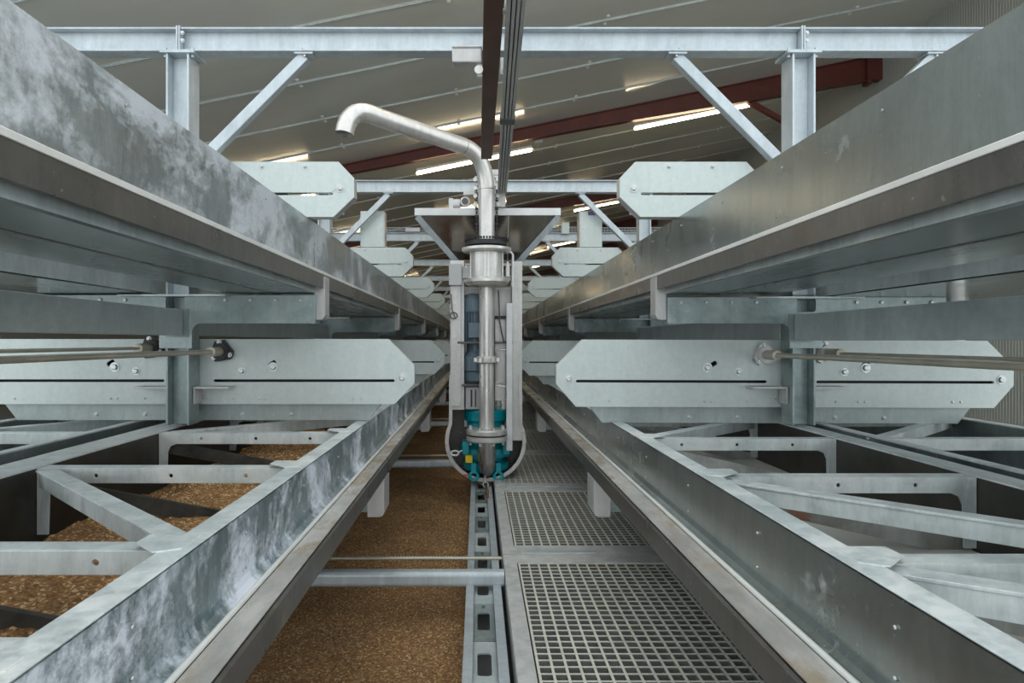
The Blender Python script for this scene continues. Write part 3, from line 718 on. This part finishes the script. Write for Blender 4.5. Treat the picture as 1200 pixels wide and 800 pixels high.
m = MB(); m.tube([path[-1]-ydir*14, path[-1]-ydir*13.4], R1*.87, 20); m.build('pipe_mouth', 'black', T)
# sprocket ring
def z_(v): return pz(v, yp)
m = MB(); m.lathe((X0, yp, 0), [(40, z_(288)), (40, z_(283)), (30, z_(283)), (30, z_(288))], 48)
for k in range(44):
    a = 2*math.pi*k/44; m.obox((X0+38*math.cos(a), yp+38*math.sin(a), z_(281)), (X0+43*math.cos(a), yp+43*math.sin(a), z_(281.5)), 3.4, 4.5)
m.build('sprocket_ring', 'black', T)
m = MB(); m.lathe((X0, yp, 0), [(44, z_(296)), (48, z_(294)), (48, z_(291)), (30, z_(289))], 48); m.build('turntable_flange', 'stain', T)
m = MB(); m.lathe((X0, yp, 0), [(31, z_(327)), (31, z_(295))], 40); m.build('swivel_drum', 'stain', T)
m = MB(); m.lathe((X0, yp, 0), [(18, z_(337)), (38, z_(335)), (44, z_(331)), (44, z_(328)), (33, z_(325.5))], 48); m.build('lower_flange', 'stain', T)
for k in range(3):
    a = math.radians(200+70*k); m = MB(); m.obox((X0+33*math.cos(a), yp+33*math.sin(a), z_(326)), (X0+33*math.cos(a), yp+33*math.sin(a), z_(296)), 2.5, 2.5, (0, 1, 0)); m.build('drum_strut', 'stain_dull', T)
R2 = 8.9*yp/800
m = MB(); m.cyl((X0, yp, z_(502)), (X0, yp, z_(336)), R2, 28); m.build('riser_pipe', 'stain', T)
m = MB(); m.lathe((X0, yp, 0), [(17, z_(426)), (20.5, z_(424.5)), (20.5, z_(419)), (17, z_(417))], 24); m.box(X0+18, X0+25, yp-6, yp+4, z_(424), z_(419)); m.box(X0-25, X0-18, yp-6, yp+4, z_(424), z_(419)); m.build('pipe_clamp', 'stain', T, .5)
m = MB(); m.lathe((X0, yp, 0), [(38, z_(508.5)), (40, z_(507.5)), (40, z_(503.5)), (38, z_(502))], 40); m.build('pipe_flange', 'stain_dull', T)
m = MB(); m.lathe((X0, yp, 0), [(38, z_(516.5)), (40, z_(515)), (40, z_(511)), (38, z_(510))], 40); m.build('pipe_flange', 'stain_dull', T)
m = MB(); m.lathe((X0, yp, 0), [(36, z_(510)), (36, z_(508.5))], 30); m.build('gasket', 'black', T)
for k in range(8):
    a = math.radians(22.5+45*k); q = (X0+34*math.cos(a), yp+34*math.sin(a)); m = MB(); m.lathe((q[0], q[1], 0), [(4, z_(502)), (4, z_(499))], 6); m.lathe((q[0], q[1], 0), [(2.6, z_(520)), (2.6, z_(516))], 6); m.build('flange_bolt', 'stain_dull', T)
m = MB(); m.tube([(X0, yp, z_(516)), (X0, yp, z_(540)), (X0+1, yp+2, z_(548)), (X0+2, yp+10, z_(552.5)), (X0+2, yp+30, z_(553))], [17, 17, 16, 12, 8], 26); m.build('elbow_pipe', 'stain_dark', T)
# hopper
yf = 1362.0; HX = lambda v: px(v, yf); HZ = lambda v: pz(v, yf)
def quadbox(m, top, bot):   # frustum shell faces
    vs = top+bot; m.add(vs, [(0, 1, 5, 4), (1, 2, 6, 5), (2, 3, 7, 6), (3, 0, 4, 7)])
m = MB(); top = [(HX(488), yf, HZ(251)), (HX(656), yf, HZ(251)), (HX(656), yf+190, HZ(251)), (HX(488), yf+190, HZ(251))]
bot = [(HX(537), yf+62, pz(304, yf+62)), (HX(609), yf+62, pz(304, yf+62)), (HX(609), yf+120, pz(304, yf+62)), (HX(537), yf+120, pz(304, yf+62))]
quadbox(m, top, bot); hp = m.build('hopper', 'hopper', T)
sd = hp.modifiers.new('solid', 'SOLIDIFY'); sd.thickness = .004
m = MB()
xa, xb, za, zb = HX(486), HX(657), HZ(252.5), HZ(244)
m.box(xa, xb, yf-3, yf-.5, za, zb); m.box(xa, xb, yf+190, yf+192, za, zb); m.box(xa, xa+2, yf, yf+190, za, zb); m.box(xb-2, xb, yf, yf+190, za, zb); m.build('hopper_rim', 'white', T, .5)
for a, b in (((HX(489), HZ(254)), (HX(536), HZ(305))), ((HX(655), HZ(254)), (HX(608), HZ(305)))):
    m = MB(); m.obox((a[0]-(-1 if a[0] < 0 else 1)*0, yf-2, a[1]), (b[0], yf+58, b[1]), 12, 2, (0, 1, 0)); m.build('hopper_stiffener', 'galv', T, .3)
m = MB(); m.obox((HX(596), yf-1, HZ(252)), (HX(596), yf+60, HZ(300)), 1.5, 1.5, (0, 1, 0)); m.build('hopper_seam', 'stain', T)
# little geared motor on top of the hopper
m = MB(); m.lathe((HX(535), yf+10, HZ(238)), [(9, -16), (10, -14), (10, 6), (7, 8)], 18, 'x'); m.box(HX(526), HX(531), yf, yf+20, HZ(244), HZ(232)); m.build('gear_motor', 'white', T)
m = MB(); m.lathe((HX(545), yf, HZ(236)), [(9.5, -2), (9.5, 10)], 22, 'y'); m.build('gear_housing', 'white', T)
m = MB(); m.lathe((HX(545), yf-3, HZ(236)), [(6.5, -1), (6.5, 2)], 22, 'y'); m.build('gear_cover', 'darkgrey', T)
m = MB(); m.obox((HX(543), yf, HZ(227)), (HX(558), yf, HZ(226)), 8, 7); m.build('shaft_block', 'white', T, 1)
# chains and clamps beside the neck
for q, xx in ((-1, 558.5), (1, 582)):
    m = MB()
    for i in range(16):
        v = 222+i*4.4; m.box(HX(xx)-1.8-(i % 2), HX(xx)+1.8+(i % 2), yf-12, yf-8, HZ(v+3.4), HZ(v))
    m.build('chain', 'black', T)
    for v in (212, 222, 231, 241):
        m = MB(); m.lathe((HX(xx+q*1.5), yf-14, HZ(v)), [(4.2, 0), (4.2, 7), (2.5, 9)], 10, 'y'); m.lathe((HX(xx)-4, yf-10, HZ(v-3)), [(2.2, 0), (2.2, 8)], 8, 'x'); m.build('hose_fitting', 'stain', T)
m = MB(); m.box(HX(560), HX(592), yf-8, yf-4, HZ(243), HZ(205)); m.build('mast_plate', 'stain_dull', T)
m = MB(); m.box(HX(574), HX(596), yf-10, yf+10, HZ(206), HZ(200)); m.build('rail_hook', 'stain_dull', T)
# left and right columns (u channels)
def col(x0, x1, v0, v1, y0, y1, name, mt='stain_dull', rad=0):
    m = MB(); 
    if rad: 
        pts = rrect(px(x0, y0), px(x1, y0), pz(v1, y0), pz(v0, y0), rad); m.prism(pts, y0, y1)
    else: m.box(px(x0, y0), px(x1, y0), y0, y1, pz(v1, y0), pz(v0, y0))
    return m.build(name, mt, T, .6)
col(527.5, 544, 305, 480, 1352, 1400, 'left_column')
col(528.5, 540, 330, 476, 1346, 1351.5, 'column_cover', 'stain_dull', 6)
col(600, 612, 306, 516, 1352, 1400, 'right_column')
col(593.5, 600.5, 355, 528, 1336, 1351, 'cable_duct', 'white')
col(526, 541, 309, 334, 1334, 1351.5, 'switch_box', 'greybox')
col(541.5, 551, 312, 326, 1342, 1360, 'switch_box', 'greybox')
col(580, 593, 372, 480, 1378, 1382, 'inner_panel', 'stain_dark')
col(544, 600, 338, 500, 1402, 1406, 'back_panel', 'stain_dull')
for v in range(315, 480, 22):
    for xx in (528.3, 611.3): m = MB(); m.lathe((px(xx, 1350), 1352, pz(v, 1350)), [(2, -2), (2, 0)], 6, 'y'); m.build('column_bolt', 'bolt', T)
for v in (355, 395, 432, 470): m = MB(); m.lathe((px(533, 1346), 1346, pz(v, 1346)), [(2.6, -2), (2.6, 0)], 8, 'y'); m.build('column_bolt', 'bolt', T)
col(536, 601, 400, 402.5, 1345, 1376, 'cross_shelf', 'darkgrey'); col(580, 593, 370, 373, 1352, 1378, 'cross_shelf', 'strap_dark'); col(541, 563, 450, 452.5, 1345, 1376, 'cross_shelf', 'darkgrey')
m = MB(); m.tube([(px(584), 1345, pz(341)), (px(585), 1345, pz(375)), (px(588), 1345, pz(392)), (px(590), 1345, pz(400)), (px(596), 1345, pz(401))], 1.5, 8); m.build('cable', 'darkgrey', T)
m = MB(); m.tube([(px(582), 1340, pz(447)), (px(582), 1340, pz(411)), (px(583.5), 1340, pz(409.5)), (px(596), 1340, pz(409.5))], 1.2, 8); m.tube([(px(582), 1340, pz(451)), (px(594), 1340, pz(452))], 1.2, 8); m.build('grease_line', 'stain', T)
m = MB(); m.tube([(px(592), 1325, pz(298)), (px(598), 1325, pz(298)), (px(600), 1325, pz(301)), (px(600), 1325, pz(338))], 2.2, 10); m.tube([(px(594), 1322, pz(313)), (px(594), 1322, pz(326))], 4, 10); m.tube([(px(594), 1322, pz(309)), (px(594), 1322, pz(313))], 2, 10); m.build('bleed_valve', 'white', T)
m = MB(); m.tube([(px(532)+5*math.cos(a)*1.4, 1341, pz(370)+6*math.sin(a)) for a in [i*math.pi/8 for i in range(17)]], 1.2, 8, cap=False); m.tube([(px(529), 1342, pz(345)), (px(530), 1342, pz(362)), (px(534), 1341, pz(374))], 1, 8); m.build('lifting_hook', 'darkgrey', T)
# motor
xm, ym = px(556.5, 1376), 1376
m = MB(); m.lathe((xm, ym, 0), [(27, pz(366)), (28, pz(364)), (28, pz(351)), (24, pz(346)), (14, pz(343.5))], 28); m.build('fan_cover', 'blue', T)
m = MB(); m.lathe((xm, ym, 0), [(22, pz(401)), (22, pz(364))], 24)
for k in range(28):
    a = 2*math.pi*k/28; m.obox((xm+20*math.cos(a), ym+20*math.sin(a), pz(382)), (xm+27*math.cos(a), ym+27*math.sin(a), pz(382)), 1.5, 58)
mo = m.build('motor', 'blue', T)
m = MB(); m.box(px(549), px(564), 1344, 1354, pz(396), pz(378)); m.build('terminal_box', 'blue', mo, 1.5)
m = MB(); m.lathe((xm, ym, 0), [(20, pz(448)), (23, pz(446)), (23, pz(436)), (26, pz(434)), (26, pz(419)), (22, pz(417)), (16, pz(412)), (16, pz(402))], 26); m.build('gearbox', 'blue', T)
m = MB(); m.box(px(557), px(563), 1342, 1356, pz(446), pz(438)); m.build('oil_plug_box', 'blue', T, 1)
m = MB(); m.box(px(546), px(562), 1352, 1392, pz(479), pz(453)); lb = m.build('lantern', 'greybox', T, 1)
m = MB(); m.box(px(551.5), px(553.5), 1350, 1352, pz(476), pz(456)); m.box(px(556.5), px(558), 1350, 1352, pz(476), pz(456)); m.build('lantern_window', 'black', lb)
# round lower housing
xh, zh, Rh = px(569), pz(516), 80.0
pts = [(xh+Rh*math.cos(a), zh+Rh*math.sin(a)) for a in [math.radians(155+230*k/40) for k in range(41)]]
shape = [(xh-71.5, pz(440))]+pts+[(xh+71.5, pz(440))]
m = MB(); m.prism(shape, 1434, 1437); m.build('housing_back', 'housing_in', T)
inner = [(xh+(x-xh)*.965, (zh+(z-zh)*.965) if z < zh else z) for x, z in shape]
m = MB()
for (a, b) in zip(shape, shape[1:]): m.add([(a[0], 1352, a[1]), (b[0], 1352, b[1]), (b[0], 1434, b[1]), (a[0], 1434, a[1])], [(0, 1, 2, 3)], True)
hs = m.build('housing_shell', 'stain_dull', T); sd = hs.modifiers.new('solid', 'SOLIDIFY'); sd.thickness = .004; sd.offset = 0
m = MB()
inn = [(xh+(x-xh)*.91, (zh+(z-zh)*.91) if z < zh else z) for x, z in shape]
for i in range(len(shape)-1):
    a, b, c_, d = shape[i], shape[i+1], inn[i+1], inn[i]; m.add([(a[0], 1349, a[1]), (b[0], 1349, b[1]), (c_[0], 1349, c_[1]), (d[0], 1349, d[1])], [(0, 1, 2, 3)])
rm = m.build('housing_rim', 'stain_dull', T); sd = rm.modifiers.new('solid', 'SOLIDIFY'); sd.thickness = .008
for k in range(14):
    a = math.radians(168+204*k/13); m = MB(); m.lathe((xh+Rh*.97*math.cos(a), 1349, zh+Rh*.97*math.sin(a)), [(2.2, -3), (2.2, 1)], 8, 'y'); m.build('rim_bolt', 'stain_dull', T)
# teal pump
xq, yq = px(569.3, 1392), 1392
Z2 = lambda v: pz(v, 1385)
m = MB(); m.lathe((xq, yq, 0), [(38, Z2(551)), (46, Z2(548)), (47, Z2(541)), (36, Z2(538)), (36, Z2(534)), (50, Z2(533)), (52, Z2(529)), (52, Z2(523)), (46, Z2(520)), (38, Z2(512)), (38, Z2(494)), (44, Z2(491)), (44, Z2(481)), (42, Z2(479))], 36); pu = m.build('pump_body', 'teal', T)
for q in (-1, 1):
    m = MB(); m.box(xq+q*40-7, xq+q*40+7, 1346, 1385, Z2(529), Z2(514)); m.build('pump_lug', 'teal', T, 2)
    m = MB(); cx = xq+q*24; cz = pz(557.5, 1346)
    m.tube([(cx+8*math.cos(a), 1344, cz+8*math.sin(a)) for a in [i*math.pi/9 for i in range(19)]], 3, 10, cap=False)
    m.box(cx-5, cx+5, 1341, 1362, cz+8, Z2(538)); m.build('eye_bolt', 'teal', T, .4)
m = MB(); m.box(px(545.5, 1340), px(553.5, 1340), 1337, 1339, pz(539, 1340), pz(534, 1340)); m.box(px(545.5, 1340), px(553.5, 1340), 1339, 1352, pz(542, 1340), pz(533.5, 1340)); m.build('sticker', 'yellow', T)
m = MB(); m.tube([(px(533.5)+7.5*math.cos(a), 1342, pz(529)+4.5*math.sin(a)) for a in [i*math.pi/9 for i in range(19)]], 1.9, 10, cap=False); m.tube([(px(538), 1342, pz(528)), (px(543), 1350, pz(526))], 1.6, 8); m.build('lifting_ring', 'white', T)
m = MB(); m.tube([(px(543), 1344, pz(555)), (px(549), 1344, pz(554.5))], 1.5, 8); m.build('tag_cord', 'redcord', T)
m = MB(); m.lathe((px(584, 1380), 1380, 0), [(7, pz(480)), (8, pz(476)), (6, pz(472)), (7, pz(470))], 12); m.build('filler_cap', 'stain', T)
m = MB(); m.tube([(px(569)+5*math.cos(a), 1338, pz(567.5, 1338)+5*math.sin(a)) for a in [i*math.pi/9 for i in range(19)]], 1.5, 8, cap=False); m.tube([(px(569), 1338, pz(564, 1338)), (px(568), 1345, pz(556, 1338))], 2, 8); m.build('tow_ring', 'stain', T)
m = MB(); m.tube([(px(569.5), 1338, -284), (px(571.5, 1300), 1300, -283), (px(571.5, 1240), 1240, -284)], 2.2, 8); m.build('tow_rod', 'rust', T)
# wheels and chassis on the track
m = MB(); m.box(-12, 26, 1438, 1500, -272, -250); m.build('chassis', 'black', T)
for yy in (1452, 1488):
    for xx in (-9, 22): m = MB(); m.lathe((xx, yy, -274), [(10.5, -4), (10.5, 4)], 20, 'x'); m.build('wheel', 'black', T)

# ---------------------------------------------------------------- distant items on the racks
for s in (-1, 1):
    x0, x1 = {-1: (-273, -219), 1: (238, 289)}[s]; y = 828+S
    t = thing('cover_box', ((x0+x1)/2, y, 219), 'tall pale cover box standing on the second %s octagonal plate' % SIDE[s], 'box')
    m = MB(); m.box(x0, x1, y+2, y+40, 219, 303); m.build('box_body', 'plate', t, 1)
    m = MB(); m.box(x1 if s < 0 else x0-2, x1+2 if s < 0 else x0, y+2, y+40, 219, 303); m.build('side_fold', 'guard', t)
    for zz in (262, ): bolt(t, (x0+5, y+2, zz), 2, 1.5); bolt(t, (x1-5, y+2, zz), 2, 1.5)
    if s > 0: m = MB(); m.box(x0+18, x0+36, y+1, y+2, 293, 302); m.build('sticker', 'purple', t)
y = 2312+8
t = thing('cable_tray', (0, y, 369), 'wire cable tray lying on the third steel frame beam', 'cable tray')
m = MB()
for z in (371, 378, 386): m.obox((-600, y, z), (640, y, z), 1.6, 1.6)
for i in range(0, 125): m.box(-600+i*10, -599+i*10, y-1, y, 370, 387)
m.build('tray_mesh', 'galv', t)
tag(MB().box(-245, -196, y-14, y-3, 371, 384).build('junction_box', 'white', None, 1, (-220, y-8, 371)), 'white junction box on the third frame beam, left of the hopper', 'box')
tag(MB().box(282, 309, y-20, y-8, 362, 402).build('control_box', 'plate', None, 2, (295, y-14, 362)), 'small grey control box on the third frame beam, right of the hopper', 'box')
